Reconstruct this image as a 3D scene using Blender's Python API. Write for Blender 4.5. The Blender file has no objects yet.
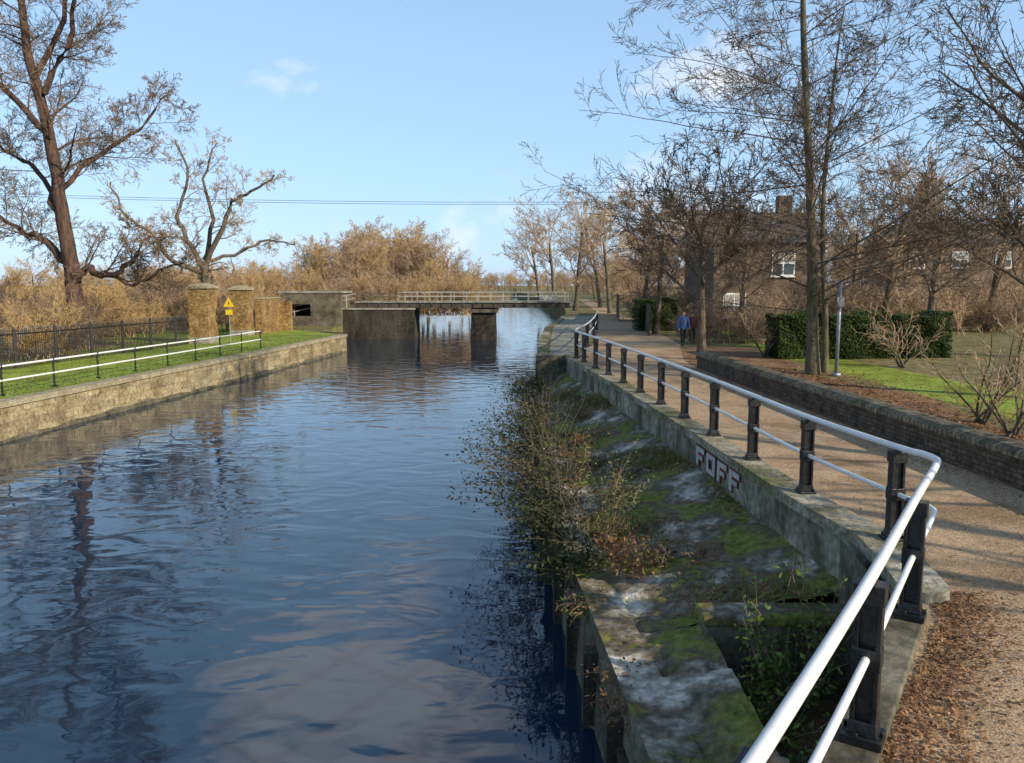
import bpy, math, random
from mathutils import Vector, Matrix
R=random.Random(7)
sc=bpy.context.scene
sc.view_settings.view_transform='Standard'
try: sc.view_settings.look='None'
except Exception: pass
sc.view_settings.exposure=0
# ------------------------------------------------------------ helpers
def link(o,parent=None):
    sc.collection.objects.link(o)
    if parent: o.parent=parent
    return o
def empty(name,loc=(0,0,0)):
    o=bpy.data.objects.new(name,None); o.location=loc; o.empty_display_size=.2
    return link(o)
def mat(name,cols,scale=3,rough=.9,bump=0,bscale=None,detail=6,brick=None,stretch=(1,1,1),fine=0,spec=.3,low=.35,high=.65,metal=0):
    """procedural noise blended material. cols = list of rgb"""
    m=bpy.data.materials.new(name); m.use_nodes=True
    nt=m.node_tree; N=nt.nodes; Lk=nt.links
    b=N['Principled BSDF']; b.inputs['Roughness'].default_value=rough
    b.inputs['Specular IOR Level'].default_value=spec; b.inputs['Metallic'].default_value=metal
    tc=N.new('ShaderNodeTexCoord'); mp=N.new('ShaderNodeMapping'); mp.inputs['Scale'].default_value=stretch
    Lk.new(tc.outputs['Object'],mp.inputs['Vector'])
    n=N.new('ShaderNodeTexNoise'); n.inputs['Scale'].default_value=scale; n.inputs['Detail'].default_value=detail
    n.inputs['Roughness'].default_value=.65
    Lk.new(mp.outputs[0],n.inputs['Vector'])
    cr=N.new('ShaderNodeValToRGB'); e=cr.color_ramp.elements
    k=len(cols)
    e[0].position=low; e[0].color=(*cols[0],1); e[1].position=high; e[1].color=(*cols[-1],1)
    for i in range(1,k-1):
        x=e.new(low+(high-low)*i/(k-1)); x.color=(*cols[i],1)
    Lk.new(n.outputs['Fac'],cr.inputs['Fac'])
    col=cr.outputs['Color']
    if fine:
        n2=N.new('ShaderNodeTexNoise'); n2.inputs['Scale'].default_value=scale*fine; n2.inputs['Detail'].default_value=4
        Lk.new(tc.outputs['Object'],n2.inputs['Vector'])
        mr=N.new('ShaderNodeMapRange'); mr.inputs[1].default_value=.3; mr.inputs[2].default_value=.7; mr.inputs[3].default_value=.55; mr.inputs[4].default_value=1.4
        Lk.new(n2.outputs['Fac'],mr.inputs[0])
        mx=N.new('ShaderNodeVectorMath'); mx.operation='SCALE'
        Lk.new(col,mx.inputs[0]); Lk.new(mr.outputs[0],mx.inputs['Scale']); col=mx.outputs[0]
    if brick:
        bw,bh,mc,ms=brick
        sp=N.new('ShaderNodeSeparateXYZ'); Lk.new(tc.outputs['Object'],sp.inputs[0])
        ad=N.new('ShaderNodeMath'); ad.operation='ADD'; Lk.new(sp.outputs[0],ad.inputs[0]); Lk.new(sp.outputs[1],ad.inputs[1])
        cb=N.new('ShaderNodeCombineXYZ'); Lk.new(ad.outputs[0],cb.inputs[0]); Lk.new(sp.outputs[2],cb.inputs[1])
        bt=N.new('ShaderNodeTexBrick'); bt.inputs['Scale'].default_value=1; bt.inputs['Brick Width'].default_value=bw; bt.inputs['Row Height'].default_value=bh
        bt.inputs['Mortar Size'].default_value=ms; bt.inputs['Color1'].default_value=(1,1,1,1); bt.inputs['Color2'].default_value=(.55,.55,.55,1); bt.inputs['Mortar'].default_value=(*mc,1)
        Lk.new(cb.outputs[0],bt.inputs['Vector'])
        mm=N.new('ShaderNodeMix'); mm.data_type='RGBA'; mm.blend_type='MULTIPLY'; mm.inputs[0].default_value=1
        Lk.new(col,mm.inputs[6]); Lk.new(bt.outputs['Color'],mm.inputs[7]); col=mm.outputs[2]
    Lk.new(col,b.inputs['Base Color'])
    if bump:
        bn=N.new('ShaderNodeTexNoise'); bn.inputs['Scale'].default_value=bscale or scale*6; bn.inputs['Detail'].default_value=5
        Lk.new(tc.outputs['Object'],bn.inputs['Vector'])
        bp=N.new('ShaderNodeBump'); bp.inputs['Strength'].default_value=bump; bp.inputs['Distance'].default_value=.03
        Lk.new(bn.outputs['Fac'],bp.inputs['Height']); Lk.new(bp.outputs[0],b.inputs['Normal'])
    return m
def leafmat(name,c1,c2,tr=.3):
    m=mat(name,[c1,c2],scale=2.5,rough=.6,fine=6)
    nt=m.node_tree;N=nt.nodes
    b=N['Principled BSDF']; t=N.new('ShaderNodeBsdfTranslucent'); mx=N.new('ShaderNodeMixShader'); mx.inputs[0].default_value=tr
    src=b.inputs['Base Color'].links[0].from_socket
    nt.links.new(src,t.inputs['Color']); out=N['Material Output']
    nt.links.new(b.outputs[0],mx.inputs[1]); nt.links.new(t.outputs[0],mx.inputs[2]); nt.links.new(mx.outputs[0],out.inputs['Surface'])
    return m
SN={n:[(math.cos(2*math.pi*i/n),math.sin(2*math.pi*i/n)) for i in range(n)] for n in (3,4,5,6,8,10,12,16)}
class MB:
    def __init__(s): s.V=[];s.F=[];s.M=[]
    def face(s,pts,m=0):
        i=len(s.V); s.V+= [tuple(p) for p in pts]; s.F.append(tuple(range(i,i+len(pts)))); s.M.append(m)
    def box(s,c,sz,m=0,rz=0,taper=1.0,M=None):
        x,y,z=[a/2 for a in sz]; i=len(s.V); ca,sa=math.cos(rz),math.sin(rz)
        for dz in (-1,1):
            t=taper if dz>0 else 1
            for dx,dy in ((-1,-1),(1,-1),(1,1),(-1,1)):
                px,py=dx*x*t,dy*y*t
                s.V.append((c[0]+px*ca-py*sa,c[1]+px*sa+py*ca,c[2]+dz*z))
        for f in ((3,2,1,0),(4,5,6,7),(0,1,5,4),(1,2,6,5),(2,3,7,6),(3,0,4,7)):
            s.F.append(tuple(i+k for k in f)); s.M.append(m)
    def tube(s,pts,rad,sides=6,m=0,cap=False):
        V=s.V;F=s.F; i0=len(V); n=len(pts); T=SN[sides]
        for k in range(n):
            a=pts[max(k-1,0)]; b=pts[min(k+1,n-1)]
            tx,ty,tz=b[0]-a[0],b[1]-a[1],b[2]-a[2]
            l=math.sqrt(tx*tx+ty*ty+tz*tz) or 1; tx/=l;ty/=l;tz/=l
            if abs(tz)<.8: ux,uy,uz=ty,-tx,0.0
            else: ux,uy,uz=0.0,tz,-ty
            l=math.sqrt(ux*ux+uy*uy+uz*uz) or 1; ux/=l;uy/=l;uz/=l
            wx,wy,wz=ty*uz-tz*uy,tz*ux-tx*uz,tx*uy-ty*ux
            r=rad[k] if isinstance(rad,(list,tuple)) else rad
            px,py,pz=pts[k]
            for c,q in T:
                c*=r;q*=r
                V.append((px+ux*c+wx*q,py+uy*c+wy*q,pz+uz*c+wz*q))
        for k in range(n-1):
            a=i0+k*sides; b=a+sides
            for j in range(sides):
                j2=(j+1)%sides
                F.append((a+j,a+j2,b+j2,b+j)); s.M.append(m)
        if cap:
            F.append(tuple(range(i0+sides-1,i0-1,-1))); s.M.append(m)
            e=i0+(n-1)*sides; F.append(tuple(range(e,e+sides))); s.M.append(m)
    def mesh(s,name,mats,smooth=False):
        me=bpy.data.meshes.new(name); me.from_pydata(s.V,[],s.F)
        for m in mats: me.materials.append(m)
        if len(mats)>1: me.polygons.foreach_set('material_index',s.M)
        if smooth: me.polygons.foreach_set('use_smooth',[True]*len(s.F))
        me.update(); return me
    def build(s,name,mats,parent=None,smooth=False,bevel=0,loc=None):
        o=bpy.data.objects.new(name,s.mesh(name,mats,smooth)); link(o,parent)
        if loc: o.location=loc
        if bevel:
            md=o.modifiers.new('bevel','BEVEL'); md.width=bevel; md.segments=2; md.limit_method='ANGLE'
        return o
def lerpf(tab):
    def f(y):
        if y<=tab[0][0]: return tab[0][1]
        for a,b in zip(tab,tab[1:]):
            if y<=b[0]: return a[1]+(b[1]-a[1])*(y-a[0])/(b[0]-a[0])
        return tab[-1][1]
    return f
def catmull(P,n=6):
    out=[]
    Q=[P[0]]+list(P)+[P[-1]]
    for i in range(1,len(Q)-2):
        p0,p1,p2,p3=Q[i-1],Q[i],Q[i+1],Q[i+2]
        for k in range(n):
            t=k/n
            out.append(tuple(.5*((2*b)+(-a+c)*t+(2*a-5*b+4*c-d)*t*t+(-a+3*b-3*c+d)*t**3) for a,b,c,d in zip(p0,p1,p2,p3)))
    out.append(tuple(P[-1])); return out
# ------------------------------------------------------------ materials
GRASS=mat('grass',[(.17,.18,.035),(.25,.32,.05),(.33,.40,.08)],scale=.6,bump=.8,bscale=30,fine=20,spec=.1)
GROUND=mat('ground_mat',[(.15,.11,.055),(.18,.17,.07),(.23,.18,.10)],scale=.12,bump=.6,bscale=6,fine=25,spec=.1)
LITTER=mat('leaf_litter_mat',[(.12,.075,.045),(.25,.15,.085),(.34,.20,.11)],scale=2,bump=1,bscale=25,fine=9,spec=.1)
PATH=mat('path_mat',[(.28,.19,.11),(.44,.31,.19),(.50,.36,.23)],scale=.7,bump=.5,bscale=60,fine=60,spec=.15)
CONC=mat('concrete_mat',[(.15,.14,.10),(.28,.26,.20),(.38,.35,.29)],scale=1.5,bump=.5,bscale=18,fine=12)
KERB=mat('kerb_mat',[(.10,.12,.035),(.18,.16,.09),(.30,.27,.19),(.42,.38,.30)],scale=1.1,bump=.7,bscale=18,fine=12,low=.32)
CONCD=mat('dark_concrete_mat',[(.05,.045,.03),(.12,.105,.07),(.19,.17,.12)],scale=1.2,bump=.7,bscale=10,fine=9)
MOSSC=mat('mossy_concrete_mat',[(.15,.18,.025),(.19,.19,.04),(.13,.10,.06),(.26,.23,.17),(.55,.50,.41)],scale=1.1,bump=.7,bscale=14,fine=9,low=.36,high=.64)
LWALL=mat('river_wall_mat',[(.24,.18,.10),(.38,.31,.18),(.48,.40,.25)],scale=.9,bump=.5,bscale=9,fine=10,brick=(1.1,.3,(.6,.57,.5),.010))
LCOP=mat('wall_coping_mat',[(.25,.21,.13),(.40,.35,.24)],scale=2,bump=.4,fine=10)
BRICKD=mat('dark_brick_mat',[(.06,.05,.045),(.14,.10,.07),(.18,.13,.09)],scale=3,bump=.4,brick=(.225,.075,(.45,.42,.36),.01),fine=5)
BRICKY=mat('yellow_brick_mat',[(.20,.12,.05),(.36,.22,.09),(.46,.31,.14)],scale=1.4,bump=.4,brick=(.225,.075,(.6,.58,.5),.01),fine=5)
BRICKR=mat('red_brick_mat',[(.20,.14,.10),(.29,.20,.15)],scale=1.4,bump=.3,brick=(.225,.075,(.6,.58,.5),.01))
SLATE=mat('roof_mat',[(.08,.075,.075),(.14,.13,.13)],scale=2,brick=(.3,.2,(.4,.4,.4),.02))
WHITE=mat('white_paint',[(.50,.47,.42),(.72,.72,.70),(.80,.80,.78)],scale=5,rough=.3,low=.25,high=.5,spec=.5)
GREYP=mat('grey_rail_paint',[(.34,.32,.28),(.48,.46,.42)],scale=5,rough=.5)
BLACK=mat('black_paint',[(.008,.008,.009),(.02,.02,.02),(.05,.035,.025)],scale=9,rough=.38,low=.4,high=.8,spec=.5,bump=.25,bscale=25)
STEEL=mat('galvanised_steel',[(.25,.26,.27),(.40,.41,.42)],scale=8,rough=.5,metal=.5)
GIRD=mat('girder_paint',[(.05,.04,.03),(.10,.08,.06)],scale=2,rough=.6)
GLASS=mat('window_glass',[(.03,.04,.05),(.05,.06,.07)],scale=1,rough=.05,spec=.8)
WOODD=mat('dark_timber',[(.035,.028,.02),(.09,.07,.05)],scale=3,stretch=(6,6,.5),fine=8,bump=.5)
BARK=mat('bark',[(.06,.045,.03),(.13,.10,.07),(.18,.14,.10)],scale=3,stretch=(3,3,.6),bump=1,bscale=12)
BARKR=mat('bark_red',[(.035,.022,.018),(.09,.052,.038),(.14,.085,.06)],scale=2,stretch=(3,3,.6),bump=1,bscale=8)
BARKG=mat('bark_grey',[(.06,.055,.03),(.12,.10,.06),(.17,.14,.09)],scale=3,stretch=(3,3,.6),bump=1,bscale=12)
TWIG=mat('twig',[(.18,.125,.085),(.30,.21,.14)],scale=1)
TWIGD=mat('twig_dark',[(.09,.065,.045),(.16,.12,.085)],scale=1)
TWIGGOLD=mat('twig_gold',[(.46,.30,.13),(.60,.42,.21)],scale=.3)
TWIGTAN=mat('twig_tan',[(.38,.26,.16),(.52,.37,.24)],scale=.4)
HEDGE=leafmat('hedge_leaf',(.02,.04,.01),(.07,.10,.02),.2)
LEAFD=leafmat('dark_leaf',(.025,.035,.012),(.08,.09,.03),.2)
LEAFO=leafmat('olive_leaf',(.07,.06,.03),(.17,.14,.07),.3)
LEAFP=leafmat('pale_leaf',(.15,.17,.05),(.30,.31,.13),.35)
LEAFG=leafmat('bright_leaf',(.10,.16,.03),(.22,.30,.05),.35)
LEAFB=leafmat('dead_leaf',(.16,.08,.035),(.38,.21,.10),.2)
# ------------------------------------------------------------ outline tables (y -> x)
XL=lerpf([(-60,-25.5),(0,-19.1),(25,-16.3),(44,-14.2),(60.5,-12.6),(62,-12.9),(64.5,-15.6),(110,-15.8),(200,-19),(340,-23)])
postline=[(8.27,4.08),(10.2,3.85),(12.2,3.75),(14.2,3.65),(16.1,3.53),(18,3.4),(20,3.25),(22,3.1),(24,2.92),(26,2.74),(28,2.54),(29.4,2.38)]
PX=lerpf([(6.2,3.66),(7.4,3.92)]+postline)
XI=lerpf([(-5,1.5),(6,1.15),(9,.95),(12,.75),(17,.6),(30,.9),(40,1.35),(53,2.2),(64,3.6),(76,5.0),(110,7),(200,7),(340,2)])
def XRland(y):
    if y<6.35: return max(-9.0,-1.4+(3.2+1.4)*y/6.35)
    if y<8.3: return 3.2+(PX(8.3)-.1-3.2)*(y-6.35)/(8.3-6.35)
    if y<31.5: return PX(y)-.1
    return XI(y)+.15
# ------------------------------------------------------------ ground (one sheet)
g=MB()
ys=[-60,-30,-20,-10,-5,0,3,6.35,7.3,8.3,10,12,14,16,18,20,22,24,26,28,30,31.49,31.5,36,40,46,53,58,60.5,62,64.5,70,76,90,110,150,200,260,340]
offs=[0,3,10,30,80,250,700,2500]
def gz(side,off,y):
    base=1.25 if side<0 else 2.2
    return base+(0 if off<30 else .4*math.sin(off*.05+y*.03))
rows=[]
for y in ys:
    row=[]
    xl=XL(y)
    for o in reversed(offs): row.append(len(g.V)); g.V.append((xl-o-.15,y,gz(-1,o,y)))
    row.append(len(g.V)); g.V.append((xl-.15,y,-.8))
    xr=XRland(y)
    row.append(len(g.V)); g.V.append((xr,y,-.8))
    for o in offs: row.append(len(g.V)); g.V.append((xr+o,y,gz(1,o,y)))
    rows.append(row)
for a,b in zip(rows,rows[1:]):
    for j in range(len(a)-1):
        g.F.append((a[j],a[j+1],b[j+1],b[j])); g.M.append(0)
last=rows[-1]; y2=[]
for i in last:
    x,y,z=g.V[i]; y2.append(len(g.V)); g.V.append((x,3500,2.0))
for j in range(len(last)-1):
    g.F.append((last[j],last[j+1],y2[j+1],y2[j])); g.M.append(0)
g.face([(-60,340,1.4),(30,340,1.4),(30,3400,2.4),(-60,3400,2.4)])
g.face([(-60,340,-.8),(30,340,-.8),(30,340,1.4),(-60,340,1.4)])
g.build('ground',[GROUND])
# ------------------------------------------------------------ water
wm=bpy.data.materials.new('water_mat'); wm.use_nodes=True
nt=wm.node_tree;N=nt.nodes;b=N['Principled BSDF']
b.inputs['Base Color'].default_value=(.008,.028,.055,1); b.inputs['Roughness'].default_value=.035; b.inputs['IOR'].default_value=1.45
b.inputs['Specular IOR Level'].default_value=.8
tc=N.new('ShaderNodeTexCoord')
def nz(sc_,st,det,dist=0):
    mp=N.new('ShaderNodeMapping'); mp.inputs['Scale'].default_value=st; mp.inputs['Rotation'].default_value=(0,0,.2)
    n=N.new('ShaderNodeTexNoise'); n.inputs['Scale'].default_value=sc_; n.inputs['Detail'].default_value=det; n.inputs['Distortion'].default_value=dist
    nt.links.new(tc.outputs['Object'],mp.inputs[0]); nt.links.new(mp.outputs[0],n.inputs['Vector']); return n.outputs['Fac']
a1=nz(.95,(.8,1.25,1),1.2,.9); a2=nz(3.0,(.8,1.3,1),1.2,.5)
b1=N.new('ShaderNodeBump'); b1.inputs['Strength'].default_value=.5; b1.inputs['Distance'].default_value=.05
b2=N.new('ShaderNodeBump'); b2.inputs['Strength'].default_value=.5; b2.inputs['Distance'].default_value=.0045
nt.links.new(a1,b1.inputs['Height']); nt.links.new(a2,b2.inputs['Height']); nt.links.new(b1.outputs[0],b2.inputs['Normal']); nt.links.new(b2.outputs[0],b.inputs['Normal'])
w=MB(); w.face([(-60,-60,0),(30,-60,0),(30,341,0),(-60,341,0)]); w.build('water',[wm])
# ------------------------------------------------------------ left bank
def strip(mb,f1,f2,y0,y1,n,z1,z2=None,m=0):
    z2=z1 if z2 is None else z2
    for i in range(n):
        ya=y0+(y1-y0)*i/n; yb=y0+(y1-y0)*(i+1)/n
        mb.face([(f1(ya),ya,z1),(f2(ya),ya,z2),(f2(yb),yb,z2),(f1(yb),yb,z1)],m)
lw=MB()
Y0,Y1=-60,60.5
n=40
for i in range(n):
    ya=Y0+(Y1-Y0)*i/n; yb=Y0+(Y1-Y0)*(i+1)/n
    xa,xb=XL(ya),XL(yb)
    lw.face([(xa+.06,ya,-.8),(xa+.02,ya,1.12),(xb+.02,yb,1.12),(xb+.06,yb,-.8)][::-1],0)
    for (p,q) in (((.09,1.12),(.09,1.31)),((.09,1.31),(-.45,1.31)),((.02,1.12),(.09,1.12)),((-.45,1.31),(-.45,1.2))):
        lw.face([(xa+p[0],ya,p[1]),(xa+q[0],ya,q[1]),(xb+q[0],yb,q[1]),(xb+p[0],yb,p[1])],1)
lw.face([(-12.54,60.5,-.8),(-12.9,62,-.8),(-12.9,62,1.31),(-12.54,60.5,1.31)],0)
lw.face([(-12.9,62,-.8),(-15.6,64.5,-.8),(-15.6,64.5,1.31),(-12.9,62,1.31)],0)
lw.build('river_wall',[LWALL,LCOP])
tw=MB()
for i in range(60):
    ya=10+50*i/60; yb=10+50*(i+1)/60
    h1=.16+.05*math.sin(ya*2.7)+.04*math.sin(ya*7); h2=.16+.05*math.sin(yb*2.7)+.04*math.sin(yb*7)
    tw.face([(XL(ya)+.075,ya,-.1),(XL(yb)+.075,yb,-.1),(XL(yb)+.07,yb,h2),(XL(ya)+.07,ya,h1)])
tw.build('wall_algae',[CONCD])
gl=MB(); strip(gl,lambda y:XL(y)-16,lambda y:XL(y)-.45,-20,60.5,30,1.254)
gl.face([(-29,60.5,1.254),(-13.05,60.5,1.254),(-15.9,64.5,1.254),(-30,78,1.254)])
gl.build('grass_bank',[GRASS])
def blades(name,fn,n,hmin,hmax,mats,seed=1,w=.02):
    r=random.Random(seed); mb=MB()
    for _ in range(n):
        x,y,z=fn(r); h=r.uniform(hmin,hmax); a=r.uniform(0,6.28); dx,dy=math.cos(a)*w,math.sin(a)*w
        lx,ly=r.gauss(0,.35)*h,r.gauss(0,.35)*h
        mb.face([(x-dx,y-dy,z),(x+dx,y+dy,z),(x+lx,y+ly,z+h)],0 if r.random()<.6 else min(1,len(mats)-1))
    return mb.build(name,mats)
def fL(r):
    y=r.uniform(22,60); return (XL(y)-.45-abs(r.gauss(0,1.6)) if r.random()<.5 else XL(y)-.5-r.random()*8,y,1.25)
blades('grass_tufts',fL,8000,.03,.11,[LEAFG,LEAFP],3,.025)
def rail_line(pts,r,mb,m=0,sides=8): mb.tube(pts,r,sides,m,True)
wr=MB(); L=[]
for i in range(17):
    y=6+i*2.6
    L.append((XL(y)-1.2,y))
for x,y in L:
    wr.tube([(x,y,1.2),(x,y,2.28)],[.035,.035],6,1,True); wr.box((x,y,1.29),(.14,.14,.05),1); wr.tube([(x,y,2.2),(x,y,2.33)],.05,6,1,True)
for h in (2.27,1.78): rail_line([(x,y,h) for x,y in L],.035,wr,0)
wr.build('white_railing',[WHITE,BLACK])
pf=MB(); P0,P1=(-24.5,20),(-20.6,50.5)
nn=230
for i in range(nn+1):
    t=i/nn; x=P0[0]+(P1[0]-P0[0])*t; y=P0[1]+(P1[1]-P0[1])*t; big=(i%20==0)
    pf.tube([(x,y,1.2),(x,y,3.0 if not big else 3.05),(x,y,3.12)],[.022 if not big else .07]*2+[.004],4,0)
for h in (1.45,2.8): pf.tube([(P0[0],P0[1],h),(P1[0],P1[1],h)],.035,4,0,True)
pf.build('iron_fence',[BLACK])
def pier(name,x,y,w,h,d=None):
    d=d or w; e=empty(name,(x,y,1.25))
    m=MB(); m.box((0,0,h/2),(w,d,h)); m.build('shaft',[BRICKY],e)
    m=MB(); m.box((0,0,.2),(w+.12,d+.12,.4)); m.build('plinth',[CONC],e,bevel=.02)
    m=MB(); m.box((0,0,h+.06),(w+.22,d+.22,.16)); m.box((0,0,h+.24),(w+.05,d+.05,.2),taper=.4); m.build('cap',[LCOP],e,bevel=.02)
    return e
pier('brick_gate_pier',-20.1,52,1.25,3.55,1.7); pier('brick_gate_pier',-20.3,60,1.3,3.4)
bw=MB(); bw.box((-19.35,63.4,2.6),(.45,5.0,2.7)); bw.box((-18.9,66.1,2.45),(1.35,.45,2.4)); bw.box((-19.35,63.4,3.99),(.6,5.1,.1),1)
bw.build('brick_wall',[BRICKY,LCOP])
e=empty('warning_sign',(-18.4,52.0,1.25)); m=MB(); m.tube([(0,0,0),(0,0,2.7)],.035,8,0,True); m.build('pole',[STEEL],e)
YEL=mat('yellow_sign',[(.75,.5,.02),(.8,.55,.03)],rough=.4)
m=MB(); s=.36
m.face([(-s,-.05,2.35),(s,-.05,2.35),(0,-.05,2.98)],0); m.face([(-s,-.04,2.35),(0,-.04,2.98),(s,-.04,2.35)],0)
m.box((0,-.052,2.58),(.05,.01,.2),1); m.box((0,-.05,2.0),(.45,.02,.32),0); m.build('sign_plate',[YEL,BLACK],e)
e=empty('concrete_pillbox',(-18.6,74,1.25)); m=MB()
W=5.6; H=3.0
m.box((-W/2+.45,0,H/2),(.9,.4,H)); m.box((W/2-1.4,0,H/2),(2.8,.4,H)); m.box((-W/2+1.85,0,.45),(1.9,.4,.9)); m.box((-W/2+1.85,0,H-.5),(1.9,.4,1.0))
m.box((-W/2+.2,2,H/2),(.4,3.6,H)); m.box((W/2-.2,2,H/2),(.4,3.6,H)); m.box((0,3.9,H/2),(W,.2,H))
m.build('walls',[CONCD],e)
m=MB(); m.box((0,2,H+.1),(W+.4,4.6,.2)); m.build('roof_slab',[CONC],e,bevel=.02)
# ------------------------------------------------------------ footbridge over the lock
e=empty('lock_bridge',(0,76,0))
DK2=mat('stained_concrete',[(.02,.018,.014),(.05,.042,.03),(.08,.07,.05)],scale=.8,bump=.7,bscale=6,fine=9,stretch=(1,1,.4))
m=MB()
m.box((-12.5,1.0,1.05),(6.6,5,3.3),0); m.box((-12.5,1.0,2.78),(6.9,5.2,.18),1)
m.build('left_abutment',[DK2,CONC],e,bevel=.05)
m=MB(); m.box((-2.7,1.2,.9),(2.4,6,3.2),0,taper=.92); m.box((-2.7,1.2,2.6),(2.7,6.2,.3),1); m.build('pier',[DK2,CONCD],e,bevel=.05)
m=MB()
for yy in (-.9,3.2): m.box((-4.6,yy,3.12),(20.0,.25,.48),0)
for i in range(21): m.box((-14.4+i*.98,-1.06,3.12),(.08,.08,.46),0)
m.box((-4.6,1.15,3.42),(20.2,4.6,.12),1)
m.build('deck',[GIRD,CONC],e)
m=MB()
for yy in (-1.0,3.3):
    for i in range(14): m.box((-10.6+i*1.22,yy,3.90),(.05,.05,.85),0)
    for h in (4.33,3.93): m.box((-2.7,yy-.06,h),(16,.05,.05),0)
m.build('handrail',[GREYP],e)
m=MB()
for yy in (-1.0,3.3):
    for i in range(4): m.box((-14.5+i*1.2,yy,3.85),(.10,.10,.75),0)
    for h in (4.2,3.9): m.box((-12.6,yy-.07,h),(4,.06,.09),0)
m.build('timber_handrail',[BARKG],e)
m=MB()
m.tube([(-14.5,-1,4.25),(-20.5,-1.5,3.0)],.045,6,0,True); m.tube([(-14.5,-1,3.85),(-20.5,-1.5,2.5)],.045,6,0,True)
for i in range(4): m.box((-15.5-i*1.6,-1.1-i*.12,3.2-i*.35),(.09,.09,1.7-i*.1),0)
m.box((3.4,-1.3,3.8),(1.6,.12,.5),0)
m.build('ramp_rail',[GREYP],e)
# ------------------------------------------------------------ right bank: wall, slope, coping
rw=MB(); ZI=1.12
for i in range(60):
    ya=-8+84*i/60; yb=-8+84*(i+1)/60; xa,xb=XI(ya),XI(yb)
    lo=31.5
    zt=ZI if ya<lo-.3 else 2.26
    rw.face([(xa-.1,ya,-.8),(xa,ya,zt),(xb,yb,zt),(xb-.1,yb,-.8)],0)
    rw.face([(xa,ya,zt),(xa+.45,ya,zt),(xb+.45,yb,zt),(xb,yb,zt)],1)
    rw.face([(xa+.45,ya,zt),(xa+.45,ya,zt-.5),(xb+.45,yb,zt-.5),(xb+.45,yb,zt)],1)
rw.box((XI(31.5)+1.0,31.2,.7),(2.0,.3,3.1),0)
for y in (5.9,7.2,8.6,10,11.4,13,15,17,19.5,22,25,28): rw.box((XI(y)-.09,y,.2),(.16,.2,1.4),2)
rw.box((.83,13.2,.6),(.1,13,.14),2,rz=.035)
rw.build('lock_wall',[CONCD,MOSSC,WOODD])
def slope_pt(u,y,rr=R):
    xi=XI(y)+.43; xo=PX(y)-.22
    x=xi+(xo-xi)*u; z=ZI-.02+(1.68-ZI)*u
    jv=(y+.35*u)%1.9
    z+=-.05 if jv<.09 else 0
    z+=.015*math.sin(x*9+y*5)*math.sin(y*3.1)+.02*math.sin(y*2.1+x*3)+rr.gauss(0,.006)
    return (x,y,z)
sl=MB()
def grid(ya,yb,ua,ub,ny,nx):
    gr={}
    for i in range(ny+1):
        for j in range(nx+1):
            gr[i,j]=len(sl.V); sl.V.append(slope_pt(ua+(ub-ua)*j/nx,ya+(yb-ya)*i/ny))
    for i in range(ny):
        for j in range(nx): sl.F.append((gr[i,j],gr[i,j+1],gr[i+1,j+1],gr[i+1,j])); sl.M.append(0)
grid(8.55,31.1,0,1,190,22); grid(3.5,8.54,0,.30,40,8)
sl.build('slab_slope',[MOSSC])
cw=MB(); cw.box((2.95,8.38,.25),(1.72,.36,2.24),0); cw.box((2.95,8.38,1.41),(1.8,.42,.12),1); cw.box((2.1,7.0,.3),(.2,3.0,1.6),0); cw.build('buttress_wall',[CONCD,MOSSC],bevel=.03)
pit=MB()
pit.face([(2.1,-8,.5),(5,-8,.5),(5,8.3,.5),(2.1,8.3,.5)]); pit.build('undergrowth_soil',[LITTER])
ab=MB()
E=[(-1.4,0),(3.2,6.35),(3.45,7.0),(3.68,8.6)]
for (a,bb) in zip(E,E[1:]): 
    ab.face([(a[0]-.02,a[1],-.8),(bb[0]-.02,bb[1],-.8),(bb[0]-.02,bb[1],2.2),(a[0]-.02,a[1],2.2)],0)
ab.build('abutment_face',[CONCD])
cp=MB()
yy=[31.3]+[31-i*.75 for i in range(1,32)]+[7.0]
outer=[(PX(y)-.30+R.gauss(0,.008),y) for y in yy]; inner=[(PX(y)+.13,y) for y in yy]
nose=[]
cx=(outer[-1][0]+inner[-1][0])/2; rr_=(inner[-1][0]-outer[-1][0])/2
for k in range(1,8):
    a=math.pi+math.pi*k/8; nose.append((cx+rr_*math.cos(a),7.0+rr_*math.sin(a)*1.2))
for k in range(len(yy)-1):
    o1,o2,i1,i2=outer[k],outer[k+1],inner[k],inner[k+1]
    cp.face([(o1[0],o1[1],2.3),(o2[0],o2[1],2.3),(i2[0],i2[1],2.3),(i1[0],i1[1],2.3)])
    cp.face([(o1[0],o1[1],2.16),(o2[0],o2[1],2.16),(o2[0],o2[1],2.3),(o1[0],o1[1],2.3)])
    cp.face([(o1[0],o1[1],2.16),(o1[0]+.05,o1[1],2.16),(o2[0]+.05,o2[1],2.16),(o2[0],o2[1],2.16)])
    cp.face([(o1[0]+.05,o1[1],1.4),(o2[0]+.05,o2[1],1.4),(o2[0]+.05,o2[1],2.16),(o1[0]+.05,o1[1],2.16)],1)
    cp.face([(i1[0],i1[1],2.3),(i2[0],i2[1],2.3),(i2[0],i2[1],2.1),(i1[0],i1[1],2.1)])
nr=[outer[-1]]+nose+[inner[-1]]
cp.face([(x,y,2.3) for x,y in nr])
for p,q in zip(nr,nr[1:]): cp.face([(p[0],p[1],1.4),(q[0],q[1],1.4),(q[0],q[1],2.3),(p[0],p[1],2.3)])
KERBF=mat('kerb_face_mat',[(.07,.075,.03),(.14,.12,.08),(.27,.245,.18),(.40,.37,.29)],scale=1.1,bump=.8,bscale=12,fine=8,low=.33,stretch=(1,1,.45))
cp.build('kerb_coping',[KERB,KERBF])
pl=MB()
d=Vector((1.17,1.79)).normalized(); nrm=Vector((-d.y,d.x))
A=Vector((3.38,6.5)); B=A-d*9
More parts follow.
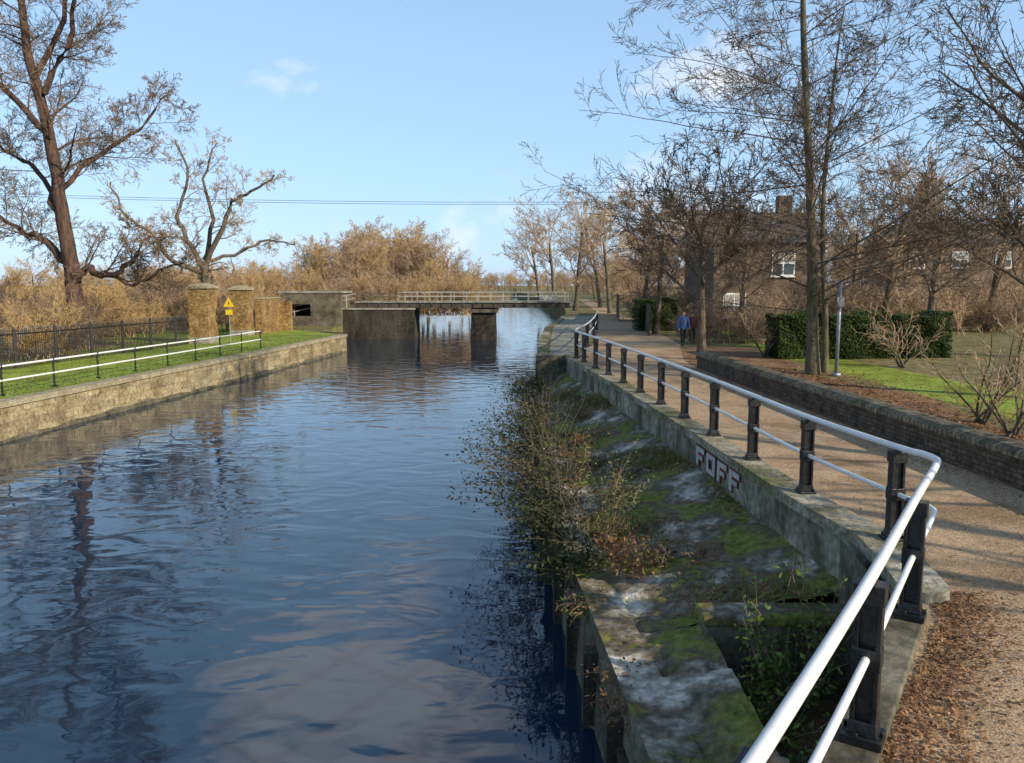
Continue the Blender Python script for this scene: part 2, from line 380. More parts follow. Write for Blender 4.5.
def off2(p,o): q=p+nrm*o; return (q.x,q.y)
a,b_,c,dd=off2(A,.16),off2(B,.16),off2(B,-.14),off2(A,-.14)
for z0,z1 in ((2.1,2.27),):
    i=len(pl.V)
    for z in (z0,z1):
        for p in (a,b_,c,dd): pl.V.append((p[0],p[1],z))
    for f in ((3,2,1,0),(4,5,6,7),(0,1,5,4),(1,2,6,5),(2,3,7,6),(3,0,4,7)): pl.F.append(tuple(i+k for k in f)); pl.M.append(0)
pl.build('edge_beam',[CONCD],bevel=.015)
# graffiti on coping face
GR=mat('graffiti_red',[(.16,.035,.03),(.30,.09,.07)],scale=9); GW=mat('graffiti_white',[(.32,.31,.29),(.56,.54,.52)],scale=6)
gf=MB()
def xo(y): return PX(y)-.25
def gq(y0,z0,y1,z1,o,m):
    gf.face([(xo(y0)-o,y0,z0),(xo(y1)-o,y1,z0),(xo(y1)-o,y1,z1),(xo(y0)-o,y0,z1)],m)
for k,ch in enumerate('FOFF'):
    y0=14.3-k*.62
    def bx(a,b1,c,d1):
        gq(y0-a*.5,1.76+b1*.34,y0-c*.5,1.76+d1*.34,.026,1)
        gq(y0-a*.5+.03,1.76+b1*.34-.022,y0-c*.5-.03,1.76+d1*.34+.022,.018,0)
    if ch=='F': bx(0,0,.28,1); bx(.3,.74,.95,1); bx(.3,.36,.75,.58)
    else: bx(0,0,.26,1); bx(.72,0,.98,1); bx(.28,.76,.7,1); bx(.28,0,.7,.24)
gf.build('graffiti',[GR,GW])
# ------------------------------------------------------------ path
pm=MB()
PLt=lerpf([(-30,-8.6),(-10,-8.6),(0,-1.3),(6.3,3.28),(8.3,4.2)]+[(y,x+.12) for y,x in postline[1:]]+[(31,2.45),(38,3.9),(50,5.4),(64,7.0),(80,8.6),(110,10.6),(160,13)])
PRt=lerpf([(-30,8.0),(-10,7.75),(4,7.3),(11,6.95),(27,6.25),(30,6.5),(38,8.0),(50,8.9),(64,9.8),(80,10.8),(110,12.6),(160,15)])
yy=[-30,-10,0,3,6.3,8.3]+[10+2*i for i in range(20)]+[55,64,72,80,95,110,160]
for ya,yb in zip(yy,yy[1:]):
    pm.face([(PLt(ya),ya,2.204),(PRt(ya),ya,2.204),(PRt(yb),yb,2.204),(PLt(yb),yb,2.204)])
pm.build('towpath',[PATH])
lt=MB(); fR=lambda y:PRt(y)+3.4+math.sin(y*.7)*.5+math.sin(y*1.9)*.2
for ya,yb in zip(yy[:20],yy[1:20]): lt.face([(PRt(ya),ya,2.208),(fR(ya),ya,2.208),(fR(yb),yb,2.208),(PRt(yb),yb,2.208)])
lt.build('leaf_litter',[LITTER])
gg=MB(); gg.face([(10.5,4,2.204),(60,4,2.204),(60,62,2.204),(14,62,2.204),(10.5,30,2.204)]); gg.build('lawn',[GRASS])
cc=MB(); cc.face([(XI(31.6)+.5,31.6,2.204),(2.4,31.6,2.204),(PLt(50),50,2.204),(PLt(74),74,2.204),(XI(74)+.5,74,2.204),(XI(64)+.5,64,2.204),(XI(53)+.5,53,2.204)]); cc.build('lockside_paving',[CONC])
bp=MB(); BW=[(27,6.3),(20,6.65),(14,6.92),(11,7.02),(4,7.4),(-10,7.9)]
def seg(mb,p,q,off0,off1,z0,z1,m):
    dv=Vector((q[0]-p[0],q[1]-p[1])).normalized(); nv=Vector((-dv.y,dv.x))
    P=[(p[0]+nv.x*off0,p[1]+nv.y*off0),(q[0]+nv.x*off0,q[1]+nv.y*off0),(q[0]+nv.x*off1,q[1]+nv.y*off1),(p[0]+nv.x*off1,p[1]+nv.y*off1)]
    i=len(mb.V)
    for z in (z0,z1):
        for a in P: mb.V.append((a[0],a[1],z))
    for f in ((3,2,1,0),(4,5,6,7),(0,1,5,4),(1,2,6,5),(2,3,7,6),(3,0,4,7)): mb.F.append(tuple(i+k for k in f)); mb.M.append(m)
for (ya,xa),(yb,xb) in zip(BW,BW[1:]):
    seg(bp,(xa,ya),(xb,yb),0,.36,2.1,2.62,0)
    prof=[(-.04,2.622),(-.04,2.70),(.03,2.76),(.18,2.79),(.33,2.76),(.40,2.70),(.40,2.622)]
    dv=Vector((xb-xa,yb-ya)).normalized(); nv=Vector((-dv.y,dv.x))
    for p,q in zip(prof,prof[1:]):
        bp.face([(xa+nv.x*p[0],ya+nv.y*p[0],p[1]),(xa+nv.x*q[0],ya+nv.y*q[0],q[1]),(xb+nv.x*q[0],yb+nv.y*q[0],q[1]),(xb+nv.x*p[0],yb+nv.y*p[0],p[1])],1)
    bp.face([(xa+nv.x*p[0],ya+nv.y*p[0],p[1]) for p in prof],1)
COPB=mat('coping_brick',[(.12,.105,.06),(.24,.20,.13),(.32,.27,.18)],scale=3,bump=.4,brick=(.12,.5,(.3,.28,.25),.012),fine=5)
bp.build('brick_parapet',[BRICKD,COPB])
# ------------------------------------------------------------ main railing
rl=empty('towpath_railing',(0,0,0))
posts=[(x,y) for y,x in postline]+[(3.29,6.31),(2.12,4.52),(.92,2.75),(-.3,1.0)]
posts+= [(3.35,35.5),(4.3,42),(5.2,49)]
mb=MB()
def rpost(x,y,rz,s=1):
    z0=2.27
    for o in (-.058,.058):
        mb.box((x+o*math.cos(rz)*s,y+o*math.sin(rz)*s,(z0+3.22)/2),(.028*s,.10*s,3.22-z0),0,rz)
    mb.box((x,y,(z0+3.2)/2),(.10*s,.035,3.2-z0),0,rz)
    mb.box((x,y,z0+.03),(.22*s,.20,.06),0,rz); mb.box((x,y,z0+.10),(.17*s,.14,.08),0,rz,taper=.85)
    mb.box((x,y,2.80),(.155*s,.125,.13),0,rz); mb.box((x,y,3.20),(.165*s,.13,.12),0,rz)
    for dx,dy in ((-.08,-.075),(.08,-.075),(-.08,.075),(.08,.075)):
        mb.tube([(x+dx,y+dy,z0+.06),(x+dx,y+dy,z0+.09)],.014,6,0,True)
for i,(x,y) in enumerate(posts):
    rz=0.05
    if 12<=i<=15: rz=-.58
    rpost(x,y,rz,1.0 if i<12 or i>15 else 1.05)
mb.build('posts',[BLACK],rl,bevel=.006)
def railpath(z):
    P=[(5.6,52,z),(5.2,49,z),(4.3,42,z),(3.35,35.5,z),(2.45,30.6,z)]+[(x,y,z) for y,x in reversed(postline[:-1])]
    P=P+[(4.16,7.95,z),(4.17,7.72,z),(4.05,7.45,z),(3.29,6.31,z),(2.12,4.52,z),(.92,2.75,z),(-.3,1.0,z),(-2,-1.5,z)]
    return catmull(P,5)
m=MB(); m.tube(railpath(3.30),.034,12,0,True); m.build('top_rail',[WHITE],rl,True)
m=MB(); m.tube(railpath(2.80),.025,10,0,True); m.build('mid_rail',[WHITE],rl,True)
# ------------------------------------------------------------ trees
class Tree:
    def __init__(s,seed,spec): s.r=random.Random(seed); s.mb=MB(); s.sp=spec
    def grow(s,p,d,L,r,lvl):
        sp=s.sp; rd=s.r; n=sp['seg'][lvl]; wob=sp['wob'][lvl]; up=sp['up'][lvl]
        pts=[p]; st=L/n; x,y,z=p; dx,dy,dz=d
        for i in range(n):
            dx+=rd.gauss(0,wob);dy+=rd.gauss(0,wob);dz+=rd.gauss(0,wob)+up
            l=math.sqrt(dx*dx+dy*dy+dz*dz) or 1; dx/=l;dy/=l;dz/=l
            x+=dx*st;y+=dy*st;z+=dz*st
            pts.append((x,y,z))
        tip=max(sp['rmin'],r*sp['taper'][lvl])
        rads=[r+(tip-r)*(k/n)**.9 for k in range(n+1)]
        if lvl==0: rads[0]*=1.35
        s.mb.tube(pts,rads,sp['sides'][lvl],1 if lvl>=sp['twl'] else 0)
        s.spawn(pts,rads,L,lvl)
    def spawn(s,pts,rads,L,lvl,nmul=1.0,start=None):
        sp=s.sp; rd=s.r
        if lvl>=len(sp['n']): return
        nc=max(1,int(sp['n'][lvl]*nmul*rd.uniform(.8,1.2)+.5)); st=sp['start'][lvl] if start is None else start; n=len(pts)-1
        for k in range(nc):
            t=st+(1-st)*(k+rd.random())/nc
            f=t*n; i=min(int(f),n-1); u=f-i
            a,b=pts[i],pts[i+1]
            p=(a[0]+(b[0]-a[0])*u,a[1]+(b[1]-a[1])*u,a[2]+(b[2]-a[2])*u)
            D=Vector((b[0]-a[0],b[1]-a[1],b[2]-a[2])).normalized()
            rv=Vector((rd.gauss(0,1),rd.gauss(0,1),rd.gauss(0,1)+sp.get('rvup',0))); rv=(rv-D*rv.dot(D)).normalized()
            an=math.radians(rd.uniform(*sp['ang'][lvl]))
            dn=D*math.cos(an)+rv*math.sin(an)
            cl=L*sp['ratio'][lvl]*(1-sp['fall'][lvl]*t)*rd.uniform(.65,1.2)
            rr=rads[i]*sp['rr'][lvl]*rd.uniform(.7,1.1)
            s.grow(p,tuple(dn),cl,max(rr,sp['rmin']),lvl+1)
    def limb(s,P,r0,r1,lvl,nmul=1,sides=8,jit=.08,start=.15,Lsp=None):
        pts=catmull(P,4); rd=s.r
        pts=[pts[0]]+[(a+rd.gauss(0,jit),b+rd.gauss(0,jit),c+rd.gauss(0,jit)) for a,b,c in pts[1:]]
        n=len(pts)-1; rads=[r0+(r1-r0)*(k/n) for k in range(n+1)]
        s.mb.tube(pts,rads,sides,0)
        L=sum((Vector(a)-Vector(b)).length for a,b in zip(pts,pts[1:]))
        s.spawn(pts,rads,Lsp or L,lvl,nmul,start)
    def mesh(s,name,mats): return s.mb.mesh(name,mats,True)
def put(mesh,name,x,y,z,s=1,rz=0,parent=None,sz=None):
    o=bpy.data.objects.new(name,mesh); o.location=(x,y,z); o.scale=(s,s,sz or s); o.rotation_euler=(0,0,rz); return link(o,parent)
SP_A=dict(seg=[14,10,6,3,2],wob=[.03,.045,.07,.1,.12],up=[.02,.002,.02,.02,0],taper=[.2,.2,.3,.5,.6],rmin=.007,sides=[10,5,3,3,3],twl=1,
 n=[64,14,7,3],start=[.15,.10,.12,.2],ang=[(60,84),(28,55),(28,50),(25,50)],ratio=[.66,.32,.42,.5],fall=[.76,.5,.4,.3],rr=[.22,.42,.5,.6])
t=Tree(11,SP_A); t.grow((0,0,0),(-.01,0,1),16.5,.19,0); MA=t.mesh('alder_mesh',[BARKG,TWIGD])
put(MA,'alder_tree',9.5,25,2.15)
t=Tree(12,dict(SP_A,n=[30,10,6,3])); t.grow((0,0,0),(.03,0,1),12,.11,0); MA2=t.mesh('alder2_mesh',[BARKG,TWIGD])
put(MA2,'alder_tree',10.1,25.6,2.15)
SP_B=dict(seg=[6,8,6,4,2],wob=[.06,.09,.10,.11,.14],up=[.02,.045,.03,.02,0],taper=[.6,.22,.3,.4,.6],rmin=.0115,sides=[8,5,3,3,3],twl=1,
 n=[10,10,9,4],start=[.35,.15,.12,.12],ang=[(25,65),(28,58),(25,55),(25,55)],ratio=[1.0,.5,.42,.5],fall=[.3,.5,.4,.3],rr=[.45,.42,.5,.55])
TB=[]
for sd,mats in ((21,[BARK,TWIG]),(22,[BARK,TWIGD]),(23,[BARKG,TWIGTAN])):
    t=Tree(sd,SP_B); t.grow((0,0,0),(0,0,1),6,.19,0); TB.append(t.mesh('bare%d'%sd,mats))
t=Tree(27,dict(SP_B,rmin=.0065,n=[11,12,8,4],rr=[.42,.36,.5,.55])); t.grow((0,0,0),(0,0,1),6,.2,0); TBN=t.mesh('bare_near',[BARK,TWIGD])
t=Tree(29,dict(SP_B,rmin=.008,n=[7,4],seg=[8,8,4],wob=[.03,.08,.1])); t.grow((0,0,0),(0,0,1),7,.19,0); TSP=t.mesh('bare_sparse',[BARK,TWIGD])
# golden winter wood: rounded bare crowns, visible trunks
SP_G=dict(seg=[6,7,5,3,2],wob=[.06,.10,.13,.14,.15],up=[.02,.03,.02,.02,0],taper=[.45,.25,.3,.5,.6],rmin=.017,sides=[6,4,3,3,3],twl=1,
 n=[15,10,8,3],start=[.22,.15,.12,.1],ang=[(25,68),(28,60),(25,55),(25,50)],ratio=[.72,.48,.45,.5],fall=[.35,.4,.3,.3],rr=[.40,.40,.5,.6])
TG=[]
for sd,mm in ((31,TWIGGOLD),(32,TWIGTAN),(33,TWIGGOLD)):
    t=Tree(sd,SP_G); t.grow((0,0,0),(0,0,1),8.5,.25,0); TG.append(t.mesh('gold%d'%sd,[BARK,mm]))
TS=[]
for sd,mm in ((41,TWIGTAN),(42,TWIGGOLD),(43,TWIG)):
    sp=dict(seg=[6,4,2],wob=[.13,.15,.2],up=[.0,.03,.02],taper=[.3,.3,.5],rmin=.011,sides=[4,3,3],twl=0,n=[12,8],start=[.15,.1],ang=[(20,60),(20,60)],ratio=[.45,.45],fall=[.4,.3],rr=[.5,.6])
    t=Tree(sd,sp)
    for k in range(26):
        a=t.r.uniform(0,6.28); q=t.r.uniform(.05,.8); t.grow((t.r.gauss(0,.7),t.r.gauss(0,.7),0),(math.cos(a)*q,math.sin(a)*q,1),t.r.uniform(2,4),.03,0)
    TS.append(t.mesh('scrub%d'%sd,[mm]))
sp=dict(seg=[7,5,3],wob=[.1,.14,.2],up=[.0,.03,.02],taper=[.3,.3,.5],rmin=.006,sides=[5,3,3],twl=1,n=[9,5],start=[.2,.1],ang=[(25,60),(20,60)],ratio=[.45,.45],fall=[.4,.3],rr=[.5,.6])
t=Tree(44,sp)
for k in range(7):
    a=t.r.uniform(0,6.28); q=t.r.uniform(.2,.9); t.grow((t.r.gauss(0,.08),t.r.gauss(0,.08),0),(math.cos(a)*q,math.sin(a)*q,1),t.r.uniform(1.8,3),.03,0)
SHR=t.mesh('sparse_shrub',[BARKG,TWIGTAN])
SP_L=dict(seg=[6,8,5,3,2],wob=[.1,.12,.13,.14,.16],up=[.02,.03,.02,0,0],taper=[.5,.2,.3,.4,.6],rmin=.0105,sides=[8,5,4,3,3],twl=2,
 n=[13,11,8,4],start=[.2,.12,.12,.12],ang=[(30,72),(30,65),(30,60),(25,55)],ratio=[.50,.48,.5,.5],fall=[.4,.4,.4,.3],rr=[.28,.38,.5,.55])
t=Tree(51,SP_L)
k=.0603
def L2(u,v,y=0): return ((u-85)*k,y,(347-v)*k)
t.limb([L2(85,347),L2(84,300),L2(78,240),L2(73,180),L2(64,120),L2(48,60,.5),L2(42,0,.8),L2(30,-70,1)],.52,.12,0,1.3,12,.05,.4,14)
t.limb([L2(80,285),L2(100,268,-.4),L2(122,275,-.8),L2(150,262,-1.2),L2(168,236,-1.4)],.28,.08,0,1,8,Lsp=7)
t.limb([L2(122,275,-.8),L2(150,285,-1),L2(178,272,-1.5),L2(205,265,-2)],.13,.04,0,1,6,Lsp=6)
t.limb([L2(76,262),L2(45,238,.6),L2(20,228,1),L2(-15,205,1.5)],.24,.08,0,1,8,Lsp=8)
t.limb([L2(70,200),L2(100,160,1),L2(140,130,2),L2(165,95,2.5)],.17,.05,0,1,8,Lsp=8)
t.limb([L2(68,140),L2(35,100,-1),L2(5,60,-2),L2(-30,20,-2.5)],.20,.05,0,1,8,Lsp=8)
t.limb([L2(62,110),L2(95,60,-.5),L2(115,10,-1),L2(150,-50,-1.2)],.20,.05,0,1.1,8,Lsp=9)
t.limb([L2(58,90),L2(80,30,1),L2(85,-30,1.5),L2(95,-90,1.5)],.18,.05,0,1.1,8,Lsp=9)
t.limb([L2(72,215),L2(40,170,1.5),L2(0,150,2.5),L2(-40,120,3)],.17,.05,0,1,8,Lsp=8)
put(t.mesh('great_tree',[BARKR,TWIG]),'plane_tree',-25.8,47.5,1.25)
t=Tree(52,dict(SP_L,n=[10,8,6,4],wob=[.12,.2,.2,.2,.2]))
k=.075
def L3(u,v,y=0): return ((u-212)*k,y,(335-v)*k)
t.limb([L3(212,335),L3(210,300),L3(207,265)],.42,.34,0,.5,10,.04,.5,5)
t.limb([L3(207,268),L3(190,240,.5),L3(178,215,.8),L3(190,180,1),L3(178,140,1)],.22,.06,0,1.1,8,Lsp=7)
t.limb([L3(207,268),L3(228,235,-.5),L3(240,205,-.8),L3(262,195,-1),L3(285,180,-1.2)],.22,.06,0,1.1,8,Lsp=6)
t.limb([L3(208,260),L3(212,220,1),L3(205,180,1.2),L3(218,145,1.4)],.2,.05,0,1.1,8,Lsp=6)
t.limb([L3(206,272),L3(180,262,-.5),L3(160,235,-1),L3(140,220,-1),L3(125,185,-1.2)],.2,.05,0,1.1,8,Lsp=6)
t.limb([L3(210,262),L3(240,252,1),L3(265,240,1.6),L3(292,246,2)],.16,.05,0,1,6,Lsp=5)
put(t.mesh('pollard_tree',[BARK,TWIGTAN]),'pollarded_tree',-22.6,60,1.25)
def ux(u,d): return (u-512)/796*d
rr=random.Random(5)
for i,(u,d,s,tp) in enumerate([(702,30,.9,1),(655,46,.95,0),(738,42,.85,0),(880,44,1.1,2),(925,36,1.0,0),(985,48,1.2,2),(640,62,1.1,2),(610,80,1.2,2),(575,88,1.45,2),(690,66,1.15,0),(850,62,1.15,0),(1040,30,1.1,1),(555,112,1.5,2),(905,72,1.3,0),(600,100,1.3,2),(540,125,1.4,2)]):
    put(TB[tp],'bare_tree',ux(u,d),d,2.1,s*1.0,rr.uniform(0,6.28))
put(TBN,'bare_tree',14.0,19,2.15,1.25,.7)
# trees beside the path, right of the view: they throw the long shadows on the path
put(TSP,'bare_tree',13.5,1.2,2.15,1.0,2.0); put(TSP,'bare_tree',18.5,-1.0,2.15,1.3,4.0); put(TSP,'bare_tree',17,6.0,2.15,1.2,1.0)
e=empty('undergrowth_scrub')
for i in range(38):
    u=rr.uniform(640,1010); d=rr.uniform(42,66)
    if u<690: d=rr.uniform(55,85)
    if 700<u<815: d=rr.uniform(38,44)
    put(TS[rr.choice([0,2,0])],'scrub_clump',ux(u,d),d,2.1,rr.uniform(.6,1.0) if not 700<u<815 else rr.uniform(.4,.65),rr.uniform(0,6),e)
put(SHR,'bare_shrub',ux(985,16),16,2.15,1.0,1); put(SHR,'bare_shrub',ux(1020,14.5),14.5,2.15,.95,2)
put(SHR,'bare_shrub',ux(765,31),31,2.15,1,2); put(SHR,'bare_shrub',ux(905,27),27,2.15,1.0,4)
e=empty('bank_scrub')
for i in range(90):
    y=rr.uniform(24,95); x=-23.5-rr.random()**1.4*32-(0 if y<52 else 1.5)+(0 if y<66 else rr.uniform(0,4))
    put(TS[rr.choice([0,1,1,2])],'scrub_clump',x,y,1.2,rr.uniform(.5,.95) if x>-30 else rr.uniform(.8,1.25),rr.uniform(0,6),e)
e=empty('distant_trees')
prof=lerpf([(150,.55),(240,.60),(290,.65),(320,.95),(350,1.12),(385,1.18),(430,1.08),(455,.72),(480,.5)])
for i in range(50):
    u=150+330*(i+rr.random())/50; d=rr.uniform(108,150)
    put(TG[i%3],'tree_clump',ux(u,d),d,1.2,prof(u)*d/130*rr.uniform(.82,1.1),rr.uniform(0,6),e)
for i in range(40):
    u=150+340*(i+rr.random())/40; d=rr.uniform(98,106)
    put(TS[rr.choice([0,1])],'scrub_clump',ux(u,d),d,1.2,rr.uniform(1.0,1.5),rr.uniform(0,6),e)
for i in range(30):
    u=rr.uniform(-60,260); d=rr.uniform(85,140)
    put(TG[i%3],'tree_clump',ux(u,d),d,1.2,rr.uniform(.35,.6),rr.uniform(0,6),e)
for i in range(50):
    u=400+240*(i+rr.random())/50; d=rr.uniform(345,400)
    put(TG[(i%3)],'tree_clump',ux(u,d),d,1.2,rr.uniform(.6,.95),rr.uniform(0,6),e)
for i in range(22):
    y=rr.uniform(120,330); x=XL(y)-rr.uniform(3,10); put(TG[i%3],'tree_clump',x,y,1.2,rr.uniform(.25,.5),rr.uniform(0,6),e)
for i in range(28):
    y=rr.uniform(95,330); x=XI(y)+rr.uniform(9,25); put(TG[1],'tree_clump',x,y,1.6,rr.uniform(.5,.9),rr.uniform(0,6),e)
for i in range(34):
    u=rr.uniform(640,1100); d=rr.uniform(88,130)
    put(TG[1],'tree_clump',ux(u,d),d,2,rr.uniform(.6,.95),rr.uniform(0,6),e)
# ------------------------------------------------------------ leafy shrubs
def shrub(name,seed,loc,nst,h,spread,lmat,lsize,nleaf,smat=TWIG,droop=0,lean=(0,0),stemr=.012):
    r=random.Random(seed); mb=MB()
    for _ in range(nst):
        a=r.uniform(0,6.28); q=r.random()**.5*spread
        x,y,z=r.gauss(0,spread*.18),r.gauss(0,spread*.18),0
        dx,dy,dz=math.cos(a)*q/h+lean[0],math.sin(a)*q/h+lean[1],1
        L=h*r.uniform(.5,1.25); n=6; pts=[(x,y,z)]
        for i in range(n):
            dx+=r.gauss(0,.15);dy+=r.gauss(0,.15);dz+=r.gauss(0,.1)-droop
            l=math.sqrt(dx*dx+dy*dy+dz*dz); x+=dx/l*L/n;y+=dy/l*L/n;z+=dz/l*L/n; pts.append((x,y,z))
        mb.tube(pts,[stemr*(1-.13*i) for i in range(7)],3,1)
        for _ in range(nleaf):
            f=r.uniform(1,6); i=min(int(f),5); u=f-i; p=[pts[i][c]+(pts[i+1][c]-pts[i][c])*u+r.gauss(0,lsize*1.6) for c in range(3)]
            s=lsize*r.uniform(.5,1.2); A=Vector((r.gauss(0,1),r.gauss(0,1),r.gauss(0,.6))).normalized(); Bv=A.cross(Vector((r.gauss(0,1),r.gauss(0,1),r.gauss(0,1)))).normalized()
            P=Vector(p); mb.face([P-A*s,P+Bv*s*.4,P+A*s,P-Bv*s*.4],0)
    return mb.build(name,[lmat,smat],loc=loc)
sd=100
for y,s in ((10.6,.7),(12,1.0),(13.3,1.25),(14.8,1.5),(16.3,1.6),(18,1.4),(20,1.4),(22.5,1.1),(25,1.3),(28,1.2),(30,1.1)):
    sd+=1; shrub('bramble_bush',sd,(XI(y)+.1,y,1.0),28,s*1.1,s*.95,LEAFD if sd%4 else LEAFO,.05,42,TWIGD,droop=.16,lean=(-.7,0),stemr=.010)
    shrub('dead_stems',sd+300,(XI(y)+.3,y+.4,1.05),7,s*1.0,s*.5,LEAFO,.04,14,TWIG,stemr=.007)
for (x,y,h) in ((1.5,11.6,1.0),(1.65,13.0,1.2),(1.3,15.5,.9)):
    sd+=1; shrub('buddleia_bush',sd,(x,y,1.15),9,h,h*.32,LEAFP,.04,40,TWIG)
for (x,y,h) in ((2.7,7.6,1.0),(2.4,7.0,.8),(3.0,7.9,1.2),(2.5,6.0,.7)):
    sd+=1; shrub('nettle_plant',sd,(x,y,.5),16,h*1.25,h*.5,LEAFG,.045,34,TWIG)
for k_ in range(18):
    sd+=1; y_=9.5+rr.random()*18; shrub('dead_fern',sd,(1.4+rr.random()*1.3,y_,1.25),14,.4,.6,LEAFB if k_%3 else LEAFO,.04,22,TWIG)
for k_ in range(6):
    sd+=1; y_=5+rr.random()*5; shrub('ivy_clump',sd,(XI(y_)+.1,y_,1.0),12,.4,.5,LEAFB if k_%2 else LEAFG,.035,18,TWIG,droop=.3,lean=(-.5,0))
def leafbox(name,c,sz,n,lm,seed,ls=.06,rz=0):
    r=random.Random(seed); mb=MB()
    X,Y,Z=sz
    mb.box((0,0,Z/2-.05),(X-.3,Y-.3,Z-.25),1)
    for _ in range(n):
        x=r.uniform(-X/2,X/2);y=r.uniform(-Y/2,Y/2);z=r.uniform(0,Z)
        q=r.random()
        if q<.42: y=-Y/2+abs(r.gauss(0,.09))
        elif q<.5: y=Y/2
        elif q<.62: x=r.choice([-1,1])*(X/2-abs(r.gauss(0,.08)))
        else: z=Z-abs(r.gauss(0,.08))
        nn_=.07*math.sin(x*2.3)+.05*math.sin(x*5+z*3)
        z+=nn_; y+=nn_
        s=ls*r.uniform(.6,1.2); A=Vector((r.gauss(0,1),r.gauss(0,1),r.gauss(0,1))).normalized(); Bv=A.orthogonal().normalized()
        P=Vector((x,y,z)); mb.face([P-A*s,P+Bv*s*.5,P+A*s,P-Bv*s*.5],0)
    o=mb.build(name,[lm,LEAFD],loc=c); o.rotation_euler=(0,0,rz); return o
leafbox('clipped_hedge',(13.4,31,2.15),(6.6,1.8,1.75),26000,HEDGE,3)
leafbox('clipped_hedge',(ux(655,50),50,2.15),(2.6,2.2,2.0),9000,HEDGE,4)
for nm,(x0,y0,x1,y1,h) in (('timber_fence',(8.3,62,10.2,78,2.0)),('timber_fence',(7.6,44,9.3,58,1.7))):
    m=MB(); n=int(math.hypot(x1-x0,y1-y0)/.16)
    for i in range(n+1):
        t_=i/n; m.box((x0+(x1-x0)*t_,y0+(y1-y0)*t_,2.2+h/2+rr.gauss(0,.01)),(.03,.14,h),0,rz=-math.atan2(x1-x0,y1-y0))
    for hh in (.4,h-.3): m.tube([(x0+.05,y0,2.2+hh),(x1+.05,y1,2.2+hh)],.04,4,0,True)
    m.build(nm,[WOODD])
def house(name,x,y,w,d,h,rz,bm,wins):
    e=empty(name,(x,y,2.1)); e.rotation_euler=(0,0,rz)
    m=MB(); m.box((0,0,h/2),(w,d,h)); m.build('walls',[bm],e)
    m=MB(); rh=2.2; o=.4
    A=[(-w/2-o,-d/2-o,h),(w/2+o,-d/2-o,h),(w/2+o,d/2+o,h),(-w/2-o,d/2+o,h)]; r1=(-w/2-o,0,h+rh); r2=(w/2+o,0,h+rh)
    m.face([A[0],A[1],r2,r1]); m.face([A[2],A[3],r1,r2]); m.face([A[1],A[2],r2]); m.face([A[3],A[0],r1]); m.face(A[::-1]); m.build('roof',[SLATE],e)
    m=MB(); m.box((w*.3,0,h+rh+.3),(.9,.7,1.6)); m.build('chimney',[bm],e)
    m=MB()
    for wx,wz in wins:
        m.box((wx,-d/2-.02,wz),(1.5,.08,1.6),0)
        for sx in (-.36,.36):
            m.box((wx+sx,-d/2-.07,wz-.38),(.60,.04,.68),1); m.box((wx+sx,-d/2-.07,wz+.38),(.60,.04,.64),2)
        m.box((wx,-d/2-.08,wz-.86),(1.7,.2,.08),0)
    m.build('windows',[WHITE,GLASS,GREYP],e)
BROWNB=mat('brown_brick_mat',[(.15,.105,.08),(.23,.165,.12)],scale=1.4,bump=.3,brick=(.225,.075,(.6,.58,.5),.01))
house('brick_house',16.3,55,7.2,7,5.6,.05,BROWNB,[(.9,4.3),(-2.2,1.6)])
house('brick_house',46,84,15,9,7.0,-.15,BRICKR,[(-5,5.4),(-1,5.4),(3,5.4)])
e=empty('steel_signpost',(ux(838,24.5),24.5,2.2)); m=MB(); m.tube([(0,0,0),(0,0,2.95)],.055,10,0,True); m.box((-.16,0,2.9),(.34,.05,.07),0); m.box((0,0,.05),(.2,.2,.1),0); m.build('pole',[STEEL],e,True)
m=MB(); m.box((0,-.07,2.3),(.22,.02,.3),0); m.build('plate',[STEEL],e)
e=empty('power_lines')
m=MB()
for z,o in ((19.8,0),(20.5,3)):
    pts=[]
    for i in range(41):
        t_=i/40; pts.append((-130+260*t_,150+o,z+3*(2*t_-1)**2))
    m.tube(pts,.035,4,0)
m.build('cables',[BLACK],e)
# ------------------------------------------------------------ fallen leaves
def leaves(name,fn,n,seed,mats=[LEAFB],a0=.02,a1=.05):
    r=random.Random(seed); mb=MB()
    for _ in range(n):
        x,y,z=fn(r); s=r.uniform(a0,a1); a=r.uniform(0,6.28); tx,ty=r.gauss(0,.35),r.gauss(0,.35)
        A=Vector((math.cos(a),math.sin(a),tx))*s; Bv=Vector((-math.sin(a),math.cos(a),ty))*s*.6; P=Vector((x,y,z+.010+abs(r.gauss(0,.006))))
        mb.face([P-A,P+Bv,P+A,P-Bv],0)
    return mb.build(name,mats)
def f1(r):
    y=5+22*r.random()**1.0; return (PRt(y)+.45+abs(r.gauss(0,1.8)),y,2.21)
leaves('fallen_leaves',f1,16000,1)
def f2(r):
    q=r.random()
    if q<.62:
        y=r.uniform(3.3,7.0); x=XRland(y)+.36+abs(r.gauss(0,.33)); return (x,y,2.205)
    y=4+24*r.random()
    if q<.85: return (PRt(y)-.05-abs(r.gauss(0,.3)),y,2.205)
    return (r.uniform(PLt(y)+.1,PRt(y)),y,2.205)
leaves('fallen_leaves',f2,9000,2,a0=.008,a1=.024)
def f3(r):
    y=r.uniform(8.6,30); u=r.random(); p=slope_pt(u,y,r); return (p[0],p[1],p[2]+.01)
def f3c(r):
    while True:
        p=f3(r)
        if math.sin(p[0]*2.3+p[1]*.9)+math.sin(p[1]*1.7)+r.gauss(0,.5)>.9: return p
leaves('fallen_leaves',f3c,10000,3,a0=.015,a1=.04)
blades('slope_grass',f3c,3500,.04,.14,[LEAFG,LEAFP],9,.010)
